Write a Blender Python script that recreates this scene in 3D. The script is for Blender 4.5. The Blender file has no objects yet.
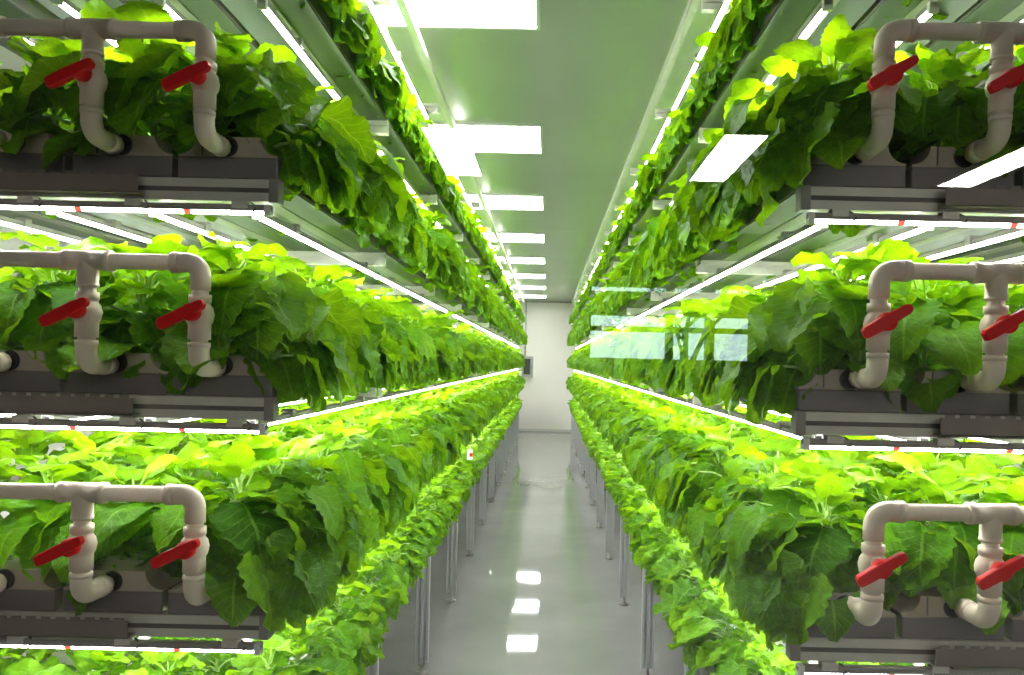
import bpy, math, random
import numpy as np
from mathutils import Vector

C = bpy.context.scene.collection
PI = math.pi
rnd = random.Random(11)

# ------------------------------------------------------------------ helpers
class MB:
    def __init__(s): s.v = []; s.f = []; s.sm = []
    def add(s, vs, fs, smooth=False):
        b = len(s.v); s.v += [tuple(x) for x in vs]
        s.f += [tuple(i + b for i in f) for f in fs]; s.sm += [smooth] * len(fs)
        return s
    def box(s, x0, x1, y0, y1, z0, z1):
        if x0 > x1: x0, x1 = x1, x0
        vs = [(x, y, z) for z in (z0, z1) for y in (y0, y1) for x in (x0, x1)]
        return s.add(vs, [(0, 2, 3, 1), (4, 5, 7, 6), (0, 1, 5, 4), (2, 6, 7, 3), (0, 4, 6, 2), (1, 3, 7, 5)])
    def sweep(s, path, rad, n=20, cap=True, smooth=True):
        P = [Vector(p) for p in path]; m = len(P)
        R = rad if isinstance(rad, (list, tuple)) else [rad] * m
        vs = []; u = None
        for i in range(m):
            t = (P[min(i + 1, m - 1)] - P[max(i - 1, 0)])
            t = t.normalized() if t.length > 1e-9 else tl
            tl = t
            if u is None:
                u = t.orthogonal().normalized()
            else:
                u = (u - t * u.dot(t)).normalized()
            w = t.cross(u)
            for k in range(n):
                a = 2 * PI * k / n
                vs.append(P[i] + (u * math.cos(a) + w * math.sin(a)) * R[i])
        fs = [(i * n + k, i * n + (k + 1) % n, (i + 1) * n + (k + 1) % n, (i + 1) * n + k) for i in range(m - 1) for k in range(n)]
        s.add(vs, fs, smooth)
        if cap:
            s.add(vs[:n], [tuple(range(n))[::-1]]); s.add(vs[-n:], [tuple(range(n))])
        return s
    def lathe(s, o, d, prof, n=20):
        # prof: list of (distance along d, radius); repeats make sharp rings
        o = Vector(o); d = Vector(d).normalized()
        u = d.orthogonal().normalized(); w = d.cross(u)
        for (a0, r0), (a1, r1) in zip(prof[:-1], prof[1:]):
            vs = []
            for a, r in ((a0, r0), (a1, r1)):
                for k in range(n):
                    q = 2 * PI * k / n
                    vs.append(o + d * a + (u * math.cos(q) + w * math.sin(q)) * r)
            s.add(vs, [(k, (k + 1) % n, n + (k + 1) % n, n + k) for k in range(n)], True)
        return s
    def prism(s, poly, axis, a, b):
        # poly of 2-d points extruded along axis ('x': (y,z), 'y': (x,z), 'z': (x,y))
        def P(p, t):
            return {'x': (t, p[0], p[1]), 'y': (p[0], t, p[1]), 'z': (p[0], p[1], t)}[axis]
        n = len(poly)
        vs = [P(p, a) for p in poly] + [P(p, b) for p in poly]
        fs = [(k, (k + 1) % n, n + (k + 1) % n, n + k) for k in range(n)]
        fs += [tuple(range(n))[::-1], tuple(range(n, 2 * n))]
        return s.add(vs, fs)
    def build(s, name, mat, parent=None, bevel=0, loc=None):
        me = bpy.data.meshes.new(name)
        me.from_pydata(s.v, [], s.f)
        me.polygons.foreach_set('use_smooth', s.sm)
        me.materials.append(mat); me.validate(); me.update()
        import bmesh
        bm = bmesh.new(); bm.from_mesh(me)
        bmesh.ops.remove_doubles(bm, verts=bm.verts, dist=1e-6)
        bmesh.ops.recalc_face_normals(bm, faces=bm.faces); bm.to_mesh(me); bm.free()
        o = bpy.data.objects.new(name, me); C.objects.link(o)
        if parent: o.parent = parent
        if loc: o.location = loc
        if bevel:
            m = o.modifiers.new('bevel', 'BEVEL'); m.width = bevel; m.segments = 2; m.limit_method = 'ANGLE'
        return o

def tag(o, label=None, cat=None, group=None, kind=None):
    if label: o['label'] = label
    if cat: o['category'] = cat
    if group: o['group'] = group
    if kind: o['kind'] = kind
    return o

def empty(name, loc=(0, 0, 0)):
    o = bpy.data.objects.new(name, None); o.empty_display_size = .05
    C.objects.link(o); o.location = loc
    return o

def copy_tree(o, parent=None):
    c = o.copy(); C.objects.link(c)
    if parent: c.parent = parent
    for ch in list(o.children): copy_tree(ch, c)
    return c

# ---------------------------------------------------------------- materials
def mat(name, col, rough=.5, metal=0, spec=.5, bump=0, bscale=60, vary=0, vscale=8):
    m = bpy.data.materials.new(name); m.use_nodes = True
    nt = m.node_tree; b = nt.nodes['Principled BSDF']
    b.inputs['Base Color'].default_value = (*col, 1)
    b.inputs['Roughness'].default_value = rough
    b.inputs['Metallic'].default_value = metal
    b.inputs['Specular IOR Level'].default_value = spec
    tc = nt.nodes.new('ShaderNodeTexCoord')
    if vary:
        n = nt.nodes.new('ShaderNodeTexNoise'); n.inputs['Scale'].default_value = vscale; n.inputs['Detail'].default_value = 5
        nt.links.new(tc.outputs['Object'], n.inputs['Vector'])
        r = nt.nodes.new('ShaderNodeValToRGB')
        r.color_ramp.elements[0].position = .3; r.color_ramp.elements[1].position = .7
        r.color_ramp.elements[0].color = (*[c * (1 - vary) for c in col], 1)
        r.color_ramp.elements[1].color = (*[min(1, c * (1 + vary)) for c in col], 1)
        nt.links.new(n.outputs['Fac'], r.inputs['Fac']); nt.links.new(r.outputs['Color'], b.inputs['Base Color'])
    if bump:
        n = nt.nodes.new('ShaderNodeTexNoise'); n.inputs['Scale'].default_value = bscale
        nt.links.new(tc.outputs['Object'], n.inputs['Vector'])
        bp = nt.nodes.new('ShaderNodeBump'); bp.inputs['Strength'].default_value = bump; bp.inputs['Distance'].default_value = .01
        nt.links.new(n.outputs['Fac'], bp.inputs['Height']); nt.links.new(bp.outputs['Normal'], b.inputs['Normal'])
    return m

def emis(name, col, strength):
    m = bpy.data.materials.new(name); m.use_nodes = True
    nt = m.node_tree; nt.nodes.clear()
    e = nt.nodes.new('ShaderNodeEmission'); o = nt.nodes.new('ShaderNodeOutputMaterial')
    e.inputs['Color'].default_value = (*col, 1); e.inputs['Strength'].default_value = strength
    nt.links.new(e.outputs[0], o.inputs[0])
    return m

LED = 52.0
PANEL = 22.0
M = {}
M['alu'] = mat('aluminium', (.62, .60, .55), .42, .1, vary=.06, vscale=20)
M['alu_dark'] = mat('dull_aluminium', (.27, .255, .24), .5, .1)
M['slot'] = mat('slot_shade_and_print_grey', (.10, .095, .09), .6)  # dark grey for painted slot shade, also board seams and sticker stripes
M['steel'] = mat('leg_aluminium', (.50, .51, .52), .4, .3)
M['gutter'] = mat('grey_plastic_channel', (.15, .135, .135), .45, vary=.06)
M['lid'] = mat('white_plastic_lid', (.55, .55, .52), .4)
M['underside'] = mat('shade_tinted_underside', (.04, .065, .04), .4)  # shade and green bounce from the leaves put into this dark colour
M['cap'] = mat('beige_end_board', (.40, .34, .27), .5, vary=.12, vscale=14)
M['pvc'] = mat('cream_pvc', (.84, .73, .59), .38, vary=.03, vscale=10)
M['red'] = mat('red_plastic', (.80, .004, .006), .42, spec=.25)
M['black'] = mat('black_rubber', (.02, .02, .02), .5)
M['tray'] = mat('brown_grey_tray', (.20, .17, .155), .5, .2)
M['wall'] = mat('painted_panel_wall', (.92, .89, .83), .5, vary=.015, vscale=2)
M['corr'] = mat('corridor_wall', (.20, .20, .19), .7)
M['corrf'] = mat('corridor_floor', (.22, .22, .22), .5)
M['dark'] = mat('dark_grey_screen', (.035, .038, .035), .25)
M['boxgrey'] = mat('light_grey_enclosure', (.45, .45, .42), .45)
M['white'] = mat('white_enamel', (.8, .8, .78), .4)
M['tag'] = mat('white_paper', (.85, .85, .82), .6)
M['bark'] = mat('bark', (.05, .045, .035), .8)
M['grass'] = mat('lawn', (.05, .12, .04), .9)
M['panel'] = emis('panel_glow', (1, 1, .98), PANEL)
M['corridor_panel'] = emis('corridor_panel_glow', (1, .94, .86), 46)
M['stem'] = mat('pale_green_stem', (.38, .60, .14), .45)

def ceiling_mat():
    m = mat('glossy_ceiling_sheet', (.50, .51, .48), .3, .35, vary=.06, vscale=1.3)
    nt = m.node_tree; b = nt.nodes['Principled BSDF']
    tc = nt.nodes.new('ShaderNodeTexCoord'); sp = nt.nodes.new('ShaderNodeSeparateXYZ')
    nt.links.new(tc.outputs['Object'], sp.inputs[0])
    f = nt.nodes.new('ShaderNodeMath'); f.operation = 'MULTIPLY'; f.inputs[1].default_value = 1 / .94
    nt.links.new(sp.outputs['Y'], f.inputs[0])
    g = nt.nodes.new('ShaderNodeMath'); g.operation = 'FRACT'; nt.links.new(f.outputs[0], g.inputs[0])
    h = nt.nodes.new('ShaderNodeMath'); h.operation = 'LESS_THAN'; h.inputs[1].default_value = .012
    nt.links.new(g.outputs[0], h.inputs[0])
    bp = nt.nodes.new('ShaderNodeBump'); bp.invert = True; bp.inputs['Strength'].default_value = .5; bp.inputs['Distance'].default_value = .004
    nt.links.new(h.outputs[0], bp.inputs['Height']); nt.links.new(bp.outputs[0], b.inputs['Normal'])
    return m
M['ceil'] = ceiling_mat()

def floor_mat():
    m = mat('grey_epoxy_floor', (.27, .27, .265), .06, 0, .5, vary=.14, vscale=1.7)
    nt = m.node_tree; b = nt.nodes['Principled BSDF']
    tc = nt.nodes.new('ShaderNodeTexCoord')
    n = nt.nodes.new('ShaderNodeTexNoise'); n.inputs['Scale'].default_value = 1.1; n.inputs['Detail'].default_value = 3
    mp = nt.nodes.new('ShaderNodeMapping'); mp.inputs['Scale'].default_value = (3, .8, 1)
    nt.links.new(tc.outputs['Object'], mp.inputs[0]); nt.links.new(mp.outputs[0], n.inputs['Vector'])
    bp = nt.nodes.new('ShaderNodeBump'); bp.inputs['Strength'].default_value = .05; bp.inputs['Distance'].default_value = .02
    nt.links.new(n.outputs['Fac'], bp.inputs['Height']); nt.links.new(bp.outputs[0], b.inputs['Normal'])
    r = nt.nodes.new('ShaderNodeMapRange'); r.inputs[3].default_value = .012; r.inputs[4].default_value = .06
    n2 = nt.nodes.new('ShaderNodeTexNoise'); n2.inputs['Scale'].default_value = 2.2
    nt.links.new(tc.outputs['Object'], n2.inputs['Vector'])
    nt.links.new(n2.outputs['Fac'], r.inputs[0]); nt.links.new(r.outputs[0], b.inputs['Roughness'])
    return m
M['floor'] = floor_mat()

def led_mat():
    # white diodes with a red one every 0.22 m along the tube (object X)
    m = bpy.data.materials.new('diode_strip'); m.use_nodes = True
    nt = m.node_tree; nt.nodes.clear(); N = nt.nodes.new
    tc = N('ShaderNodeTexCoord'); sp = N('ShaderNodeSeparateXYZ'); nt.links.new(tc.outputs['Object'], sp.inputs[0])
    a = N('ShaderNodeMath'); a.operation = 'MULTIPLY_ADD'; a.inputs[1].default_value = 1 / .218; a.inputs[2].default_value = .5
    nt.links.new(sp.outputs['X'], a.inputs[0])
    f = N('ShaderNodeMath'); f.operation = 'FRACT'; nt.links.new(a.outputs[0], f.inputs[0])
    g = N('ShaderNodeMath'); g.operation = 'LESS_THAN'; g.inputs[1].default_value = .065; nt.links.new(f.outputs[0], g.inputs[0])
    mx = N('ShaderNodeMix'); mx.data_type = 'RGBA'
    nt.links.new(g.outputs[0], mx.inputs['Factor'])
    mx.inputs['A'].default_value = (1, .96, .93, 1); mx.inputs['B'].default_value = (1, .10, .06, 1)
    s = N('ShaderNodeMix'); s.data_type = 'FLOAT'; nt.links.new(g.outputs[0], s.inputs['Factor'])
    s.inputs['A'].default_value = LED; s.inputs['B'].default_value = 1.6
    e = N('ShaderNodeEmission'); o = N('ShaderNodeOutputMaterial')
    nt.links.new(mx.outputs['Result'], e.inputs['Color']); nt.links.new(s.outputs['Result'], e.inputs['Strength'])
    nt.links.new(e.outputs[0], o.inputs[0])
    return m
M['diode'] = led_mat()
M['led'] = emis('tube_glow', (1, .975, .95), LED)

def glass_mat():
    m = bpy.data.materials.new('partition_glass'); m.use_nodes = True
    nt = m.node_tree; nt.nodes.clear(); N = nt.nodes.new
    fr = N('ShaderNodeFresnel'); fr.inputs['IOR'].default_value = 1.5
    tr = N('ShaderNodeBsdfTransparent'); tr.inputs['Color'].default_value = (.985, .995, .985, 1)
    gl = N('ShaderNodeBsdfGlossy'); gl.inputs['Roughness'].default_value = 0
    mx = N('ShaderNodeMixShader'); o = N('ShaderNodeOutputMaterial')
    nt.links.new(fr.outputs[0], mx.inputs[0]); nt.links.new(tr.outputs[0], mx.inputs[1]); nt.links.new(gl.outputs[0], mx.inputs[2])
    nt.links.new(mx.outputs[0], o.inputs[0])
    return m
M['glass'] = glass_mat()

def leaf_mat():
    m = bpy.data.materials.new('leaf'); m.use_nodes = True
    nt = m.node_tree; nt.nodes.clear(); N = nt.nodes.new; L = nt.links.new
    def math_(op, a, b=None, c=None):
        n = N('ShaderNodeMath'); n.operation = op
        for i, x in enumerate((a, b, c)):
            if x is None: continue
            if isinstance(x, (int, float)): n.inputs[i].default_value = x
            else: L(x, n.inputs[i])
        return n.outputs[0]
    uv = N('ShaderNodeUVMap'); uv.uv_map = 'UVMap'
    sp = N('ShaderNodeSeparateXYZ'); L(uv.outputs[0], sp.inputs[0])
    u = math_('ABSOLUTE', math_('MULTIPLY_ADD', sp.outputs['X'], 2.0, -1.0))
    v = sp.outputs['Y']
    mid = math_('LESS_THAN', u, .045)
    w = math_('FRACT', math_('MULTIPLY', math_('SUBTRACT', v, math_('MULTIPLY', u, .26)), 8.0))
    side = math_('LESS_THAN', math_('ABSOLUTE', math_('SUBTRACT', w, .5)), .055)
    vein = math_('MAXIMUM', mid, math_('MULTIPLY', side, .6))
    at = N('ShaderNodeAttribute'); at.attribute_name = 'tone'
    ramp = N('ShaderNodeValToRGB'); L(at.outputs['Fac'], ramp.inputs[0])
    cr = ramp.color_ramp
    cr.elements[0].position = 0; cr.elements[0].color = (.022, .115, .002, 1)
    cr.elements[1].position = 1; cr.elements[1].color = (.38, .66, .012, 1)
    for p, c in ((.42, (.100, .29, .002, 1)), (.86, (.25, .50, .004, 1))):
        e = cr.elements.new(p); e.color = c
    tc = N('ShaderNodeTexCoord')
    nz = N('ShaderNodeTexNoise'); nz.inputs['Scale'].default_value = 55; nz.inputs['Detail'].default_value = 3
    L(tc.outputs['Object'], nz.inputs['Vector'])
    hs = N('ShaderNodeHueSaturation'); L(ramp.outputs[0], hs.inputs['Color'])
    L(math_('MULTIPLY_ADD', nz.outputs['Fac'], 1.3, .35), hs.inputs['Value'])
    mx = N('ShaderNodeMix'); mx.data_type = 'RGBA'
    L(math_('MULTIPLY', vein, .48), mx.inputs['Factor']); L(hs.outputs[0], mx.inputs['A']); mx.inputs['B'].default_value = (.32, .58, .05, 1)
    bp = N('ShaderNodeBump'); bp.inputs['Strength'].default_value = 1.0; bp.inputs['Distance'].default_value = .008
    hgt = math_('ADD', math_('MULTIPLY', vein, -.8), nz.outputs['Fac'])
    L(hgt, bp.inputs['Height'])
    pr = N('ShaderNodeBsdfPrincipled'); L(mx.outputs['Result'], pr.inputs['Base Color'])
    pr.inputs['Roughness'].default_value = .45; pr.inputs['Specular IOR Level'].default_value = .12
    L(bp.outputs[0], pr.inputs['Normal'])
    tl = N('ShaderNodeBsdfTranslucent')
    h2 = N('ShaderNodeMix'); h2.data_type = 'RGBA'; h2.blend_type = 'MIX'; h2.inputs['Factor'].default_value = .5
    L(mx.outputs['Result'], h2.inputs['A']); h2.inputs['B'].default_value = (.38, .66, .002, 1)
    L(h2.outputs['Result'], tl.inputs['Color']); L(bp.outputs[0], tl.inputs['Normal'])
    ms = N('ShaderNodeMixShader'); ms.inputs[0].default_value = .42
    L(pr.outputs[0], ms.inputs[1]); L(tl.outputs[0], ms.inputs[2])
    o = N('ShaderNodeOutputMaterial'); L(ms.outputs[0], o.inputs[0])
    return m
M['leaf'] = leaf_mat()

# --------------------------------------------------------------- dimensions
H = 1.5                              # camera height
RH = 2.83                            # room height
GY = .9                              # glass partition
END = 17.4                           # far wall
SIDES = {-1: dict(E=.55, F=1.60, P=1.51, name='left'), 1: dict(E=.486, F=1.55, P=1.455, name='right')}
LZ = [-1.0, -.588, -.15, .287, .725, 1.16]    # lamp heights (relative to the eye) under shelves 1..5 and the top frame
LZ = [H + z for z in LZ]
TIERN = ['lowest', 'second', 'third', 'fourth', 'fifth']
NG = 4
PITCH = .213
GW = .20
REND = 16.6

# ------------------------------------------------------------------ the room
def structure(name, mb, m): return tag(mb.build(name, m), kind='structure')
XL, XR = -2.3, 2.25
structure('floor', MB().box(XL, XR, GY, END, -.1, 0), M['floor'])
structure('ceiling', MB().box(XL, XR, GY, END, RH, RH + .1), M['ceil'])
structure('wall_left', MB().box(XL - .1, XL, GY, END, 0, RH), M['wall'])
structure('wall_right', MB().box(XR, XR + .1, GY, END, 0, RH), M['wall'])
structure('wall_back', MB().box(XL, XR, END, END + .1, 0, RH), M['wall'])
structure('baseboard_back', MB().prism([(END - .03, 0), (END, 0), (END, .05), (END - .012, .05), (END - .03, .015)], 'x', XL, XR), M['boxgrey'])
structure('trim_1', MB().box(XL, XR, END - .02, END, RH - .03, RH), M['boxgrey'])
# glass partition between the growing room and the viewing corridor
structure('window_1', MB().box(-4.5, 5.5, GY, GY + .008, 0, RH), M['glass'])
# viewing corridor behind the camera, with daylight windows on its far side
CY = -6.2
structure('floor_corridor', MB().box(-4.5, 5.5, CY, GY, -.1, 0), M['corrf'])
structure('ceiling_corridor', MB().box(-4.5, 5.5, CY, GY, RH, RH + .1), M['corr'])
structure('wall_corridor_left', MB().box(-4.6, -4.5, CY, GY, 0, RH), M['corr'])
structure('wall_corridor_right', MB().box(5.5, 5.6, CY, GY, 0, RH), M['corr'])
structure('wall_partition_left', MB().box(-4.5, XL, GY + .01, GY + .1, 0, RH), M['corr'])
structure('wall_partition_right', MB().box(XR, 5.5, GY + .01, GY + .1, 0, RH), M['corr'])
xs = [(.42, 1.18), (1.25, 1.58), (1.66, 2.02)]
zs = [(2.23, 2.28), (1.88, 1.99), (1.56, 1.83)]
mb = MB()
xe = sorted({-4.5, 5.5, *[a for p in xs for a in p]}); ze = sorted({0, RH, *[a for p in zs for a in p]})
for xa, xb in zip(xe[:-1], xe[1:]):
    for za, zb in zip(ze[:-1], ze[1:]):
        if (xa, xb) in xs and (za, zb) in zs: continue
        mb.box(xa, xb, CY - .12, CY, za, zb)
structure('wall_corridor_back', mb, M['corr'])
structure('window_2', MB().box(.4, 2.04, CY - .07, CY - .064, 1.5, 2.3), M['glass'])
# ground and a bare tree outside those windows
structure('ground_outside', MB().box(-20, 24, -30, CY - .12, -.2, -.1), M['grass'])
tr = MB()
r2 = random.Random(5)
def branch(p, d, l, r, dep):
    q = [p]
    for i in range(3):
        d = (d + Vector((r2.uniform(-.18, .18), r2.uniform(-.18, .18), r2.uniform(-.05, .12)))).normalized()
        q.append(q[-1] + d * l / 3)
    tr.sweep(q, [r, r * .85, r * .7, r * .55], 5)
    if dep:
        for k in range(3):
            branch(q[-1 - (k % 2)], (d + Vector((r2.uniform(-.9, .9), r2.uniform(-.9, .9), r2.uniform(-.2, .5)))).normalized(), l * .72, r * .55, dep - 1)
branch(Vector((2.0, -10.5, -.1)), Vector((0, 0, 1)), 1.5, .09, 5)
tag(tr.build('bare_tree', M['bark']), 'leafless dark tree outdoors mirrored in the glass', 'tree')

# ceiling panel lights of the growing room
def panel_light(x0, x1, y0, y1, label, group, m='panel'):
    r = empty('ceiling_light', ((x0 + x1) / 2, (y0 + y1) / 2, RH))
    tag(r, label, 'ceiling light', group)
    hx, hy = (x1 - x0) / 2, (y1 - y0) / 2
    f = MB()
    for a in ((-hx - .014, -hx, -hy - .014, hy + .014), (hx, hx + .014, -hy - .014, hy + .014), (-hx, hx, -hy - .014, -hy), (-hx, hx, hy, hy + .014)):
        f.box(*a, -.016, 0)
    f.build('light_frame', M['white'], r)
    MB().box(-hx, hx, -hy, hy, -.012, -.001).build('diffuser', M[m], r)
ords = ['nearest the camera', 'second from the camera', 'third from the camera', 'fourth from the camera', 'fifth from the camera', 'sixth from the camera', 'seventh from the camera', 'closest to the far wall']
for k in range(8):
    y = 2.59 + 1.88 * k
    panel_light(-.675, -.075, y, y + .565, 'square white ceiling panel light above the aisle, ' + ords[k], 'ceiling panels over the aisle')
for (x, lab) in ((-.625, 'left of the aisle'), (1.10, 'over the right rack'), (2.86, 'at the right edge')):
    panel_light(x - .125, x + .125, 1.8 - 5.69, 1.8 - 4.53, 'long white corridor ceiling light mirrored in the glass ' + lab, 'corridor lights mirrored in the glass', 'corridor_panel')

# control box on the far wall
bx = empty('control_box', (-.44, END, H - .10)); tag(bx, 'small grey control box with dark screen on the far wall', 'control box')
MB().box(-.12, .12, -.09, 0, -.23, .23).build('enclosure', M['boxgrey'], bx, bevel=.008)
MB().box(-.085, .06, -.096, -.088, -.17, .17).build('screen', M['dark'], bx)
MB().box(.08, .10, -.10, -.088, -.05, .05).build('latch', M['alu_dark'], bx)
cd = MB().sweep([(-.50, END - .02, H + .13), (-.50, END - .02, RH - .02)], .012, 8)
for k in range(4): cd.box(-.525, -.475, END - .036, END - .001, 1.8 + k * .26, 1.83 + k * .26)
tag(cd.build('cable_conduit', M['boxgrey']), 'thin grey conduit running from the control box up to the ceiling', 'conduit')

# -------------------------------------------------------------------- racks
def slot_profile(y0, z0, z1, d=.03):
    # outline (y,z) of an aluminium beam with a slot along its front and back
    h = z1 - z0; a, b = z0 + h * .40, z0 + h * .60; g = .009
    return [(y0, z0), (y0 + d, z0), (y0 + d, a), (y0 + d - g, a), (y0 + d - g, b), (y0 + d, b), (y0 + d, z1), (y0, z1), (y0, b), (y0 + g, b), (y0 + g, a), (y0, a)]

def post_profile(x0, x1, y0, y1):
    # slotted post outline (x,y) with two slots on the wide faces, one on the narrow
    w = x1 - x0; s = .0055; g = .013
    c1, c2 = x0 + w * .27, x0 + w * .73; cy = (y0 + y1) / 2
    return [(x0, y0), (c1 - s, y0), (c1 - s, y0 + g), (c1 + s, y0 + g), (c1 + s, y0), (c2 - s, y0), (c2 - s, y0 + g), (c2 + s, y0 + g), (c2 + s, y0), (x1, y0),
            (x1, cy - s), (x1 - g, cy - s), (x1 - g, cy + s), (x1, cy + s), (x1, y1), (c2 + s, y1), (c2 + s, y1 - g), (c2 - s, y1 - g), (c2 - s, y1), (c1 + s, y1), (c1 + s, y1 - g), (c1 - s, y1 - g), (c1 - s, y1), (x0, y1),
            (x0, cy + s), (x0 + g, cy + s), (x0 + g, cy - s), (x0, cy - s)]

LEGY = [2.65 + 1.17 * k for k in range(12)]
for s, S in SIDES.items():
    E, F, nm = S['E'], S['F'], S['name']
    rk = empty('growing_rack', (s * (E + .43), F, 0))
    ox, oy = rk.location.x, F
    def R(x): return s * x - ox          # aisle distance -> local x
    tag(rk, 'tall five-shelf aluminium growing rack along the %s side of the aisle' % nm, 'rack')
    outer = E + PITCH * NG + .05
    for k, y in enumerate([F + .09] + LEGY):
        for xx in (E - .01, outer - .06):
            l = MB(); a, b = sorted((R(xx), R(xx + .06)))
            l.prism(post_profile(a, b, y - oy - .015, y - oy + .015), 'z', .05, LZ[0] + .067)
            lg = l.build('leg', M['steel'], rk)
            mx_ = (a + b) / 2; yy = y - oy
            MB().lathe((mx_, yy, 0), (0, 0, 1), [(0, 0), (0, .03), (.006, .032), (.012, .012), (.055, .009), (.055, 0)], 14).build('foot', M['alu_dark'], lg)
        # inner post carrying the upper shelves
        a, b = sorted((R(E + .631), R(E + .671)))
        if k:
            MB().prism(post_profile(a, b, y - oy + .04, y - oy + .07), 'z', LZ[0] + .067, LZ[5] + .07).build('post', M['steel'], rk)
        for t in range(6):
            z0 = LZ[t] + (.022 if t else .022)
            yy = y - oy if k else -.0
            a, b = sorted((R(E), R(outer)))
            MB().prism(slot_profile(yy, z0, z0 + .044), 'x', a, b).build('shelf_beam', M['alu'], rk)
            if k == 0:
                MB().box(R(E + .002), R(outer), -.001, .004, z0 + .0175, z0 + .0265).build('painted_slot_shade', M['slot'], rk)  # dark strip standing in for the shade inside the beam slot
                a, b = sorted((R(E - .004), R(E + .016)))
                MB().box(a, b, -.002, .032, z0 - .002, z0 + .046).build('beam_end_cap', M['alu_dark'], rk, bevel=.002)
    # long edge beams of the top frame
    for xx in (E - .03, outer - .02):
        a, b = sorted((R(xx), R(xx + .03)))
        MB().prism([(a, LZ[5] + .066), (b, LZ[5] + .066), (b, LZ[5] + .096), (a, LZ[5] + .096)], 'y', -.1, REND - oy).build('top_rail', M['alu'], rk)

# gutters
def make_gutter():
    r = empty('planting_gutter')
    L_ = REND - 1.6
    MB().prism([(-.1, 0), (.1, 0), (.1, .043), (-.1, .043)], 'y', 0.0, L_).build('channel', M['gutter'], r, bevel=.003)
    MB().box(-.098, .098, .02, L_, .043, .046).build('lid', M['lid'], r)
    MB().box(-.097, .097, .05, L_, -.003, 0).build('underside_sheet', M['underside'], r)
    MB().box(-.02, .02, .05, L_, -.0045, -.003).build('mounting_rail', M['alu_dark'], r)
    # end board: concave shoulders each side of a flat top
    P = [(-.1, .043), (.1, .043)]
    for k in range(9):
        q = k / 8 * PI / 2; P.append((.1 - .036 * math.sin(q), .083 - .036 * math.cos(q)))
    for k in range(9):
        q = (8 - k) / 8 * PI / 2; P.append((-.1 + .036 * math.sin(q), .083 - .036 * math.cos(q)))
    c = MB().prism(P, 'y', .002, .09).build('end_board', M['cap'], r)
    g = MB().lathe((0, .001, .063), (0, -1, 0), [(0, 0), (.001, .0205), (.002, .0205), (.002, .016), (0, .016)], 18).build('grommet', M['black'], c)
    MB().box(-.052, -.050, -.0005, .003, .046, .082).build('board_seam', M['slot'], c)
    return r
gut0 = make_gutter(); used = False
GX = {}
rowname = ['aisle-side', 'second', 'third', 'rearmost']
for s, S in SIDES.items():
    for t in range(5):
        for j in range(NG):
            g = copy_tree(gut0) if used else gut0; used = True
            x = s * (S['E'] + GW / 2 + PITCH * j + (.05 if j == 3 else 0))
            g.location = (x, S['F'] + (.0 if j % 2 == 0 else .004), LZ[t] + .067)
            GX[(s, t, j)] = x
            tag(g, 'long grey planting gutter, %s row on the %s shelf of the %s rack' % (rowname[j], TIERN[t], S['name']), 'planting gutter', 'gutters on the shelves of the %s rack' % S['name'])
            if s == -1 and t == 4 and j == 0:
                st = MB().box(-.018, .018, 0, .10, -.0065, -.005).build('sticker', M['tag'], g, loc=(-.0, .22, 0))
                st['label'] = 'white striped sticker'
                bar = MB()
                for q in range(8): bar.box(-.015, .015, .01 + q * .011, .0145 + q * .011, -.0072, -.0065)
                bar.build('stripes', M['slot'], st)

# lamps: longitudinal tubes
SEG = 1.2
def make_tube(Ln, front=False):
    r = empty('lamp_tube')
    MB().box(-Ln / 2, Ln / 2, -.009, .009, .0, .013).build('lamp_housing', M['alu_dark'], r, bevel=.002)
    P = [(.0075 * math.sin(a), -.008 * math.cos(a) * .8) for a in [(-PI / 2 + PI * k / 6) for k in range(7)]]
    MB().prism(P, 'x', -Ln / 2 + .012, Ln / 2 - .012).build('diffuser', M['diode'] if front else M['led'], r)
    e = MB()
    for q in (-1, 1): e.box(q * (Ln / 2 - .012), q * Ln / 2, -.0095, .0095, -.008, .0135)
    e.build('end_caps', M['white'], r)
    if not front:
        for q in (-.3, .3):
            MB().box(q * Ln - .012, q * Ln + .012, -.013, .013, .004, .022).build('mounting_clip', M['alu_dark'], r)
    return r
tube0 = make_tube(SEG - .01); used = False
bulk = []; cand = []
for s, S in SIDES.items():
    for t in range(1, 6):
        for j in range(NG):
            for k in range(12):
                cand.append((S['F'] + SEG * k + 1.1 * j * (1 + .2 * k) + (0 if j < 2 else .8), s, t, j, k))
cand.sort()
ordn = ['first', 'second', 'third', 'fourth', 'fifth', 'sixth', 'seventh', 'eighth', 'ninth', 'tenth', 'eleventh', 'twelfth', 'thirteenth', 'fourteenth', 'fifteenth', 'sixteenth', 'seventeenth', 'eighteenth', 'nineteenth', 'twentieth', 'twenty-first', 'twenty-second', 'twenty-third', 'twenty-fourth', 'twenty-fifth', 'twenty-sixth', 'twenty-seventh', 'twenty-eighth', 'twenty-ninth', 'thirtieth']
over = ['', 'lowest', 'second', 'third', 'fourth', 'top']
jn = ['aisle-side', 'second', 'third', 'rearmost']
hb = MB(); db = MB()
for n, (_, s, t, j, k) in enumerate(cand):
    S = SIDES[s]
    x = s * (S['E'] + .06 + PITCH * j); y = S['F'] + .05 + SEG * (k + .5); z = LZ[t] + .004
    if n < 294:
        o = copy_tree(tube0) if used else tube0; used = True
        o.location = (x, y, z); o.rotation_euler.z = PI / 2
        tag(o, 'glowing white lamp tube over the %s rack\'s %s shelf, %s line, %s from the glass' % (S['name'], 'fifth' if t == 5 else over[t], jn[j], ordn[k]), 'lamp tube', 'lamp tubes running along the racks')
    else:
        hb.box(x - .011, x + .011, y - SEG / 2 + .005, y + SEG / 2 - .005, z, z + .013)
        db.box(x - .007, x + .007, y - SEG / 2 + .015, y + SEG / 2 - .015, z - .008, z - .0005)
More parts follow.
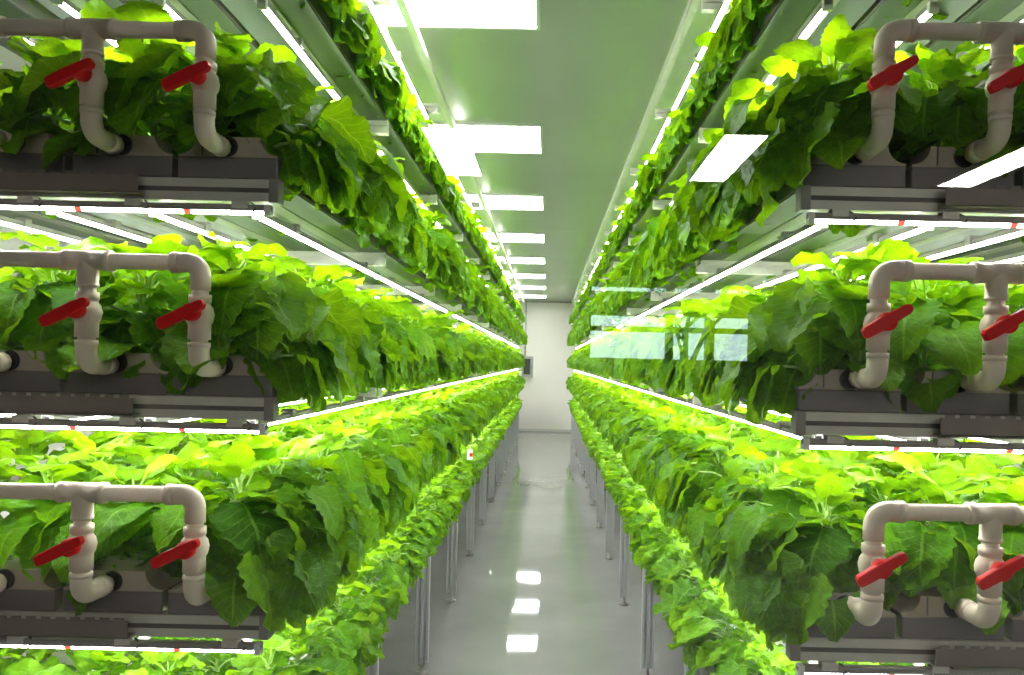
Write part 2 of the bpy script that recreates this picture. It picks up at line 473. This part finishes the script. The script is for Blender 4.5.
if db.v:
    root = empty('distant_lamp_tubes'); tag(root, 'white lamp tubes deep in the racks behind the plants', 'lamp tubes', kind='stuff')
    db.build('diffusers', M['led'], root); hb.build('housings', M['alu_dark'], root)

# front cross tubes with their clips and wires
def make_front(s):
    r = make_tube(1.0, True); pass
    for q in (0, 1, 2, 3):
        x = s * (-.47 + .03 + q * .213) 
        c = MB().box(x - .016, x + .016, -.012, .012, .006, .020)
        c.box(x - .016, x - .006, -.010, .010, .006, .021).build('mounting_clip', M['alu'], r, bevel=.001)
        w = MB().sweep([(x + .02, .0, .018), (x + .032, -.006, .010), (x + .030, -.010, .001), (x + .022, -.006, -.004)], .0018, 6)
        w.build('wire', M['black'], r)
    return r
for s, S in SIDES.items():
    for t in range(1, 4):
        o = make_front(s)
        o.location = (s * (S['E'] + .04 + .47), S['F'] - .0, LZ[t] + .001)
        tag(o, 'white lamp tube with red diodes across %s rack front below its %s shelf' % (S['name'], TIERN[t]), 'lamp tube', 'front lamp tubes')
        # perforated cable tray
        a = S['E'] + .262; b = a + .75
        tr_ = MB(); z0 = LZ[t] + .028; yb = S['F'] - .032
        tr_.box(s * a, s * b, yb, yb + .002, z0, z0 + .034)
        tr_.box(s * a, s * b, yb, yb + .03, z0, z0 + .002)
        n = 26
        for q in range(n):
            xx = a + .008 + q * (b - a) / n
            tr_.box(s * xx, s * (xx + .018), yb - .001, yb + .001, z0 + .034, z0 + .040)
        o = tr_.build('cable_tray', M['tray'])
        tag(o, 'brown-grey perforated cable tray on the front of the %s rack\'s %s shelf' % (S['name'], TIERN[t]), 'cable tray', 'cable trays')

# --------------------------------------------------------- pipe manifolds
def arc(c, r, a0, a1, pl, n=9):
    out = []
    for k in range(n):
        a = a0 + (a1 - a0) * k / (n - 1); u, w = r * math.cos(a), r * math.sin(a)
        out.append({'xz': (c[0] + u, c[1], c[2] + w), 'yz': (c[0], c[1] + u, c[2] + w)}[pl])
    return out
def make_manifold(s, S):
    r = empty('pipe_manifold')
    pr, fr = .0152, .0188
    depth = S['F'] - S['P']
    gx = [s * (GW / 2 + (.009 if s < 0 else .013) + PITCH * j) for j in range(3)] + [s * (GW / 2 + PITCH * 3 + .05)]     # local x measured from the rack edge
    MB().sweep([(gx[0] + s * .03, 0, 0), (gx[3] + s * .06, 0, 0)], pr, 20).build('header_pipe', M['pvc'], r)
    # corner elbow
    x0 = gx[0]; e = MB()
    rb = .026
    path = [(x0 + s * .052, 0, 0)] + [(x0 + s * rb - s * rb * math.sin(a), 0, -rb + rb * math.cos(a)) for a in [PI / 2 * k / 8 for k in range(9)]] + [(x0, 0, -.052)]
    e.sweep(path, fr, 20); e.lathe((x0 + s * .052, 0, 0), (-s, 0, 0), [(-.002, pr), (-.002, fr + .0012), (.012, fr + .0012), (.012, fr)]); e.build('elbow_fitting', M['pvc'], r)
    for j in range(4):
        x = gx[j]
        if j:
            tf = MB().lathe((x - .045, 0, 0), (1, 0, 0), [(0, pr), (0, fr + .001), (.012, fr + .001), (.012, fr), (.078, fr), (.078, fr + .001), (.09, fr + .001), (.09, pr)])
            tf.lathe((x, 0, 0), (0, 0, -1), [(.0, fr), (.044, fr), (.044, fr + .001), (.050, fr + .001), (.050, pr)]); tf.build('tee_fitting', M['pvc'], r)
        dp = MB().sweep([(x, 0, -.04), (x, 0, -.165)], pr, 18).build('drop_pipe', M['pvc'], r)
        vb = MB().lathe((x, 0, -.060), (0, 0, -1), [(0, pr), (0, .0205), (.014, .0205), (.014, .0185), (.019, .0190), (.025, .0235), (.037, .0262), (.050, .0240), (.056, .0205), (.060, .0205), (.085, .0205), (.085, pr)])
        vb = vb.lathe((x, 0, -.092), (0, -1, 0), [(.018, .014), (.031, .013), (.031, 0)], 16).build('valve_body', M['pvc'], r)
        hl = MB()
        ang = math.radians(27 if s < 0 else 31)
        la, lb = (-.064, .030) if s < 0 else (-.052, .046)
        w = .0105
        ca, sa = math.cos(ang), math.sin(ang)
        prof = [(la, -w * .85), (la + .012, -w), (-.016, -w * 1.05), (lb - .006, -w * .8), (lb, -w * .35), (lb, w * .6), (lb - .008, w * .85), (-.012, w * 1.05), (la + .006, w), (la, w * .5)]
        hl.prism([(x + a_ * ca - b_ * sa, -.092 + a_ * sa + b_ * ca) for a_, b_ in prof], 'y', -.052, -.037)
        hl.lathe((x, -.028, -.095), (0, -1, 0), [(0, 0), (0, .0165), (.018, .0165), (.021, .013), (.021, 0)], 20)
        hl.build('valve_handle', M['red'], vb, bevel=.002)
        # lower elbow turning back into the gutter
        zb = -.197
        rb2 = .028
        q = [(x, 0, -.155)] + [(x, rb2 - rb2 * math.cos(a), zb + rb2 - rb2 * math.sin(a)) for a in [PI / 2 * k / 8 for k in range(9)]] + [(x, .062, zb)]
        le = MB().sweep(q, fr, 20)
        le.lathe((x, 0, -.150), (0, 0, -1), [(0, pr), (0, fr + .0012), (.010, fr + .0012), (.010, fr)])
        le.lathe((x, .055, zb), (0, 1, 0), [(0, fr), (0, fr + .0015), (depth - .065, fr + .0015), (depth - .065, .013), (depth + .0, .013), (depth + .0, 0)], 10)
        le.build('inlet_elbow', M['pvc'], r)
    return r
for s, S in SIDES.items():
    base = make_manifold(s, S)
    for n, t in enumerate((3, 2, 1)):
        o = base if n == 0 else copy_tree(base)
        o.location = (s * S['E'], S['P'], LZ[t] + (.323 if s < 0 else .331))
        tag(o, 'cream plastic pipe manifold with red valves feeding the %s shelf of the %s rack' % (TIERN[t], S['name']), 'pipe manifold', 'pipe manifolds on the rack fronts')

# --------------------------------------------------------------- leafy plants
def leaf_geo(rg, p, az, el, L, W, droop, nl, nw, cup, ruffle, twist):
    """grid of (nl+1) x (nw+1) points; returns verts, uv"""
    az_d = np.array([math.cos(az), math.sin(az), 0.]); up = np.array([0, 0, 1.])
    side0 = np.array([-math.sin(az), math.cos(az), 0.])
    pos = np.array(p, float); e = el; V = []; UV = []
    ph = rg.uniform(0, 6.3); ph2 = rg.uniform(0, 6.3)
    for i in range(nl + 1):
        v = i / nl
        d = az_d * math.cos(e) + up * math.sin(e)
        nrm = -az_d * math.sin(e) + up * math.cos(e)
        tw = twist * v
        side = side0 * math.cos(tw) + nrm * math.sin(tw); nn = nrm * math.cos(tw) - side0 * math.sin(tw)
        # ovate outline, broad near the base, pointed tip
        w = math.sin(PI * min(1, (v * .93 + .035)) ** .74) ** .72
        w = max(w, 0.02) * W / 2
        tooth = 1 + (.075 if i % 2 else -.06) * (1 if nl >= 10 else .4)
        for k in range(nw + 1):
            u = -1 + 2 * k / nw; a = abs(u)
            ww = w * u * (tooth if a > .99 else 1)
            h = cup * W * (a ** 1.6) * .5 + ruffle * W * a * (math.sin(v * 11 + ph + (2 if u > 0 else 0)) * .5 + .4 * math.sin(v * 19 + ph2)) - .05 * W * (1 - a) * 0
            h += ruffle * .25 * W * math.sin(v * 16 + u * 5 + ph2)
            q = pos + side * ww + nn * h
            if a > .99: q = q - d * (w * .12)
            V.append(q); UV.append((k / nw, v))
        pos = pos + d * (L / nl)
        e = max(e - droop / nl, -1.5)
    return V, UV

def plant_geo(seed, kind, hi, h=.25):
    """kind: inner / aisle / front -> arrays"""
    rg = random.Random(seed)
    V, F, UV, T = [], [], [], []
    SV = MB()
    nl, nw = (17, 6) if hi == 2 else ((6, 4) if hi == 1 else (4, 2))
    def put(p0, az, pel, pl, el, L, droop, tone, W=None):
        W = W or L * rg.uniform(.74, .96)
        p1 = (p0[0] + math.cos(az) * math.cos(pel) * pl, p0[1] + math.sin(az) * math.cos(pel) * pl, p0[2] + math.sin(pel) * pl)
        if hi:
            mid = tuple((a + b) / 2 + (0.10 * pl if i == 2 else 0) for i, (a, b) in enumerate(zip(p0, p1)))
            SV.sweep([p0, mid, p1], [.0028, .0022, .0018], 5 if hi == 2 else 4, cap=False)
        vs, uv = leaf_geo(rg, p1, az, el, L, W, droop, nl, nw, rg.uniform(-.15, .32), rg.uniform(.04, .12), rg.uniform(-.8, .8))
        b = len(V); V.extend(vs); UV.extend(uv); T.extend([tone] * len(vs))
        for i in range(nl):
            for k in range(nw):
                a = b + i * (nw + 1) + k
                F.append((a, a + 1, a + nw + 2, a + nw + 1))
    n = 30
    az = rg.uniform(0, 6.3); bx_, by_ = rg.uniform(-.01, .01), rg.uniform(-.02, .02)
    for i in range(n):
        f = i / (n - 1)
        az += 2.4 + rg.uniform(-.5, .5)
        z0 = .01 + h * .62 * f ** 1.1
        pel = .15 + 1.0 * f + rg.uniform(-.2, .2)
        L = rg.uniform(.075, .135) * (1 - .40 * f)
        el = .15 + .75 * f + rg.uniform(-.35, .3)
        dr = rg.uniform(1.0, 2.1) * (1 - .35 * f)
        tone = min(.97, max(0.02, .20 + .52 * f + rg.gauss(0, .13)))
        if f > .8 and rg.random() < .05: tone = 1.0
        out = 1 if (kind in ('aisle', 'low', 'corner') and math.cos(az) > .35) else 0
        put((bx_, by_, z0), az, pel, rg.uniform(.035, .075) * (1.1 - .5 * f) * (.75 if out else 1), el - out * .55 * (1 - .5 * f), L, dr, tone)
    # a few upright long leaves reaching for the lamp
    for i in range(3):
        a = rg.uniform(0, 6.3)
        put((bx_, by_, h * .45), a, 1.25, h * rg.uniform(.30, .48), rg.uniform(.2, .8), rg.uniform(.07, .11), rg.uniform(.6, 1.5), rg.uniform(.5, .95))
    if kind in ('aisle', 'corner', 'low', 'spread'):
        for i in range(18 if kind != 'low' else 10):
            a = rg.uniform(-1.1, 1.1)
            x0 = rg.uniform(.0, .05); z0 = rg.uniform(.02, h * (.55 if kind != 'low' else .25))
            pl = rg.uniform(.04, .08)
            put((x0, rg.uniform(-.08, .08), z0), a, rg.uniform(-.1, .5), pl, (rg.uniform(-1.0, -.35) if kind != 'spread' else rg.uniform(-.6, 0)) + (0 if hi == 2 else rg.uniform(.1, .7)), rg.uniform(.085, .14) * (1 if hi == 2 else .8), rg.uniform(.2, 1.1), min(.85, max(.05, rg.gauss(.36 if hi == 2 else .46, .17))))
        for i in range(6):
            put((.07, rg.uniform(-.09, .09), .02), rg.uniform(-.5, .5), .25, .05, -1.0, rg.uniform(.07, .11), .6, rg.uniform(.12, .45))
    if kind in ('front', 'corner'):
        for i in range(10 if kind == 'corner' else 7):
            a = -PI / 2 + rg.uniform(-.8, .8)
            put((rg.uniform(-.05, .05), -.0, rg.uniform(.05, h * .6)), a, rg.uniform(.0, .5), rg.uniform(.03, .06), rg.uniform(-.5, .1), rg.uniform(.09, .14), rg.uniform(.9, 1.7), min(.8, max(.05, rg.gauss(.28, .14))))
    SV.sweep([(bx_, by_, 0), (bx_ * .5, by_ * .8, h * .4), (bx_, by_, h * .68)], [.0055, .0045, .003], 6)
    V = np.array(V)
    if kind in ('aisle', 'low', 'corner'):
        x = V[:, 0]; lim = .14
        V[:, 0] = np.where(x > lim, lim + (x - lim) * .6, x)
        if kind != 'corner':
            z = V[:, 2]; V[:, 2] = np.where(z < -.03, -.03 + (z + .03) * .62, z)
    return V, np.array(F), np.array(UV), np.array(T), SV

def mesh_from(name, V, F, UV, T):
    me = bpy.data.meshes.new(name)
    nv, nf = len(V), len(F)
    me.vertices.add(nv); me.vertices.foreach_set('co', V.astype(np.float32).ravel())
    me.loops.add(nf * 4); me.loops.foreach_set('vertex_index', F.astype(np.int32).ravel())
    me.polygons.add(nf); me.polygons.foreach_set('loop_start', np.arange(nf, dtype=np.int32) * 4)
    me.polygons.foreach_set('use_smooth', np.ones(nf, bool))
    uv = me.uv_layers.new(name='UVMap'); uv.data.foreach_set('uv', UV[F.ravel()].astype(np.float32).ravel())
    at = me.attributes.new('tone', 'FLOAT', 'POINT'); at.data.foreach_set('value', T.astype(np.float32))
    me.materials.append(M['leaf']); me.update(); me.validate()
    return me

VAR = {'inner': 5, 'aisle': 7, 'front': 5, 'low': 5, 'corner': 3, 'spread': 6}
hiv, lov, farv = {}, {}, {}
for kind, n in VAR.items():
    for q in range(n):
        sd = hash((q * 7 + len(kind) * 131)) % 9973
        V, F, UV, T, SV = plant_geo(sd, kind, 2)
        root = empty('leafy_plant'); 
        o = bpy.data.objects.new('foliage', mesh_from('foliage', V, F, UV, T)); C.objects.link(o); o.parent = root
        SV.build('stems', M['stem'], root)
        hiv[(kind, q)] = [root, False]
        V, F, UV, T, SV = plant_geo(sd + 1, kind, 1); lov[(kind, q)] = (V, F, UV, T)
        V, F, UV, T, SV = plant_geo(sd + 2, kind, 0); farv[(kind, q)] = (V, F, UV, T)

pos = []
SP = .195
HT = [.82, 1.14, 1.14, 1.25, 1.02]
for s, S in SIDES.items():
    for t in range(5):
        for j in range(NG):
            n = int((REND - S['F'] - .2) / SP)
            for k in range(n):
                if k == 0 and False: continue
                y = S['F'] + .125 + SP * k + rnd.uniform(-.02, .02)
                x = GX[(s, t, j)] + rnd.uniform(-.015, .015)
                pos.append([y + .75 * j + (1.0 if t in (0,) else 0) * (1.2 if y < 2.4 else 0) + (1.5 if t == 4 and y < 2.2 else 0), s, t, j, k, x, y])
pos.sort(key=lambda a: a[0])
Vb, Fb, Ub, Tb = [], [], [], []; off = 0
cnt = 0
for (_, s, t, j, k, x, y) in pos:
    kind = ('corner' if j == 0 else 'front') if k == 0 else (('low' if t == 4 else ('spread' if t == 0 else 'aisle')) if j == 0 else 'inner')
    q = rnd.randrange(VAR[kind])
    sc = HT[t] * rnd.uniform(.9, 1.12)
    rot = (0 if s < 0 else PI) if kind in ('aisle', 'low', 'spread') else (rnd.uniform(-.3, .3) if kind in ('front', 'corner') else rnd.uniform(0, 2 * PI))
    if kind in ('aisle', 'low', 'spread'): rot += rnd.uniform(-.15, .15)
    z = LZ[t] + .067 + .046
    sx = sc if t else sc * .95
    # plants whose lamps sit low must not poke through the shelf above
    if cnt < 300:
        cnt += 1
        pr = hiv[(kind, q)]
        o = copy_tree(pr[0]) if pr[1] else pr[0]; pr[1] = True
        o.location = (x, y, z); o.rotation_euler.z = rot; o.scale = (sx * (-1 if kind == 'corner' and s > 0 else 1), sx, sc)
        tag(o, 'green leafy plant on the %s rack\'s %s shelf, %s row, %s from the glass' % (S_ := SIDES[s]['name'], TIERN[t], rowname[j], ordn[k]), 'leafy plant', 'leafy plants growing in the gutters')
    else:
        V, F, U, T = (lov if j == 0 or y < 4 else farv)[(kind, q)]
        c, d = math.cos(rot), math.sin(rot)
        W = np.empty_like(V)
        W[:, 0] = (V[:, 0] * c - V[:, 1] * d) * sx + x; W[:, 1] = (V[:, 0] * d + V[:, 1] * c) * sx + y; W[:, 2] = V[:, 2] * sc + z
        Vb.append(W); Fb.append(F + off); Ub.append(U); Tb.append(T); off += len(V)
for pr in hiv.values():
    if not pr[1]:
        for ch in list(pr[0].children): bpy.data.objects.remove(ch)
        bpy.data.objects.remove(pr[0])
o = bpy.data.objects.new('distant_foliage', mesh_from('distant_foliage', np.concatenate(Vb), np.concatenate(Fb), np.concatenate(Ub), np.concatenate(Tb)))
C.objects.link(o)
tag(o, 'mass of green leafy plants filling the racks towards the far wall', 'plants', kind='stuff')

# small red and white tag among the plants
tg = empty('plant_tag', (-.485, 5.1, H - .60)); tag(tg, 'small white tag with a red corner among the plants of the left rack', 'tag')
MB().box(-.018, .018, -.001, .001, -.03, .035).build('card', M['tag'], tg)
MB().box(-.002, .018, -.003, -.001, -.012, .012).build('red_mark', M['red'], tg)
MB().sweep([(0, 0, .035), (0, 0, .06)], .0015, 6).build('tag_string', M['tag'], tg)

# --------------------------------------------------------------------- world
w = bpy.data.worlds.new('sky'); bpy.context.scene.world = w; w.use_nodes = True
bg = w.node_tree.nodes['Background']; bg.inputs['Color'].default_value = (.72, .92, 1, 1); bg.inputs['Strength'].default_value = 8.0

# -------------------------------------------------------------------- camera
cam = bpy.data.cameras.new('camera'); co = bpy.data.objects.new('camera', cam); C.objects.link(co)
co.location = (0, 0, H); cam.sensor_width = 36; cam.lens = 36 * 800 / 1024
ROLL = math.radians(1.3)
from mathutils import Matrix
co.matrix_world = Matrix.Translation((0, 0, H)) @ Matrix.Rotation(PI / 2, 4, 'X') @ Matrix.Rotation(ROLL, 4, 'Z')
cam.shift_x = (512 - 548) / 1024; cam.shift_y = (362.5 - 337.5) / 1024
cam.clip_start = .05; cam.clip_end = 200
sc_ = bpy.context.scene; sc_.camera = co
sc_.view_settings.view_transform = 'Standard'; sc_.view_settings.look = 'None'
sc_.view_settings.gamma = 1; sc_.view_settings.use_curve_mapping = False
sc_.view_settings.exposure = 0.45
cy = sc_.cycles
cy.max_bounces = 8; cy.diffuse_bounces = 5; cy.glossy_bounces = 4; cy.transmission_bounces = 6; cy.transparent_max_bounces = 12
cy.use_denoising = True
cy.caustics_reflective = False; cy.caustics_refractive = False
cy.sample_clamp_indirect = 6
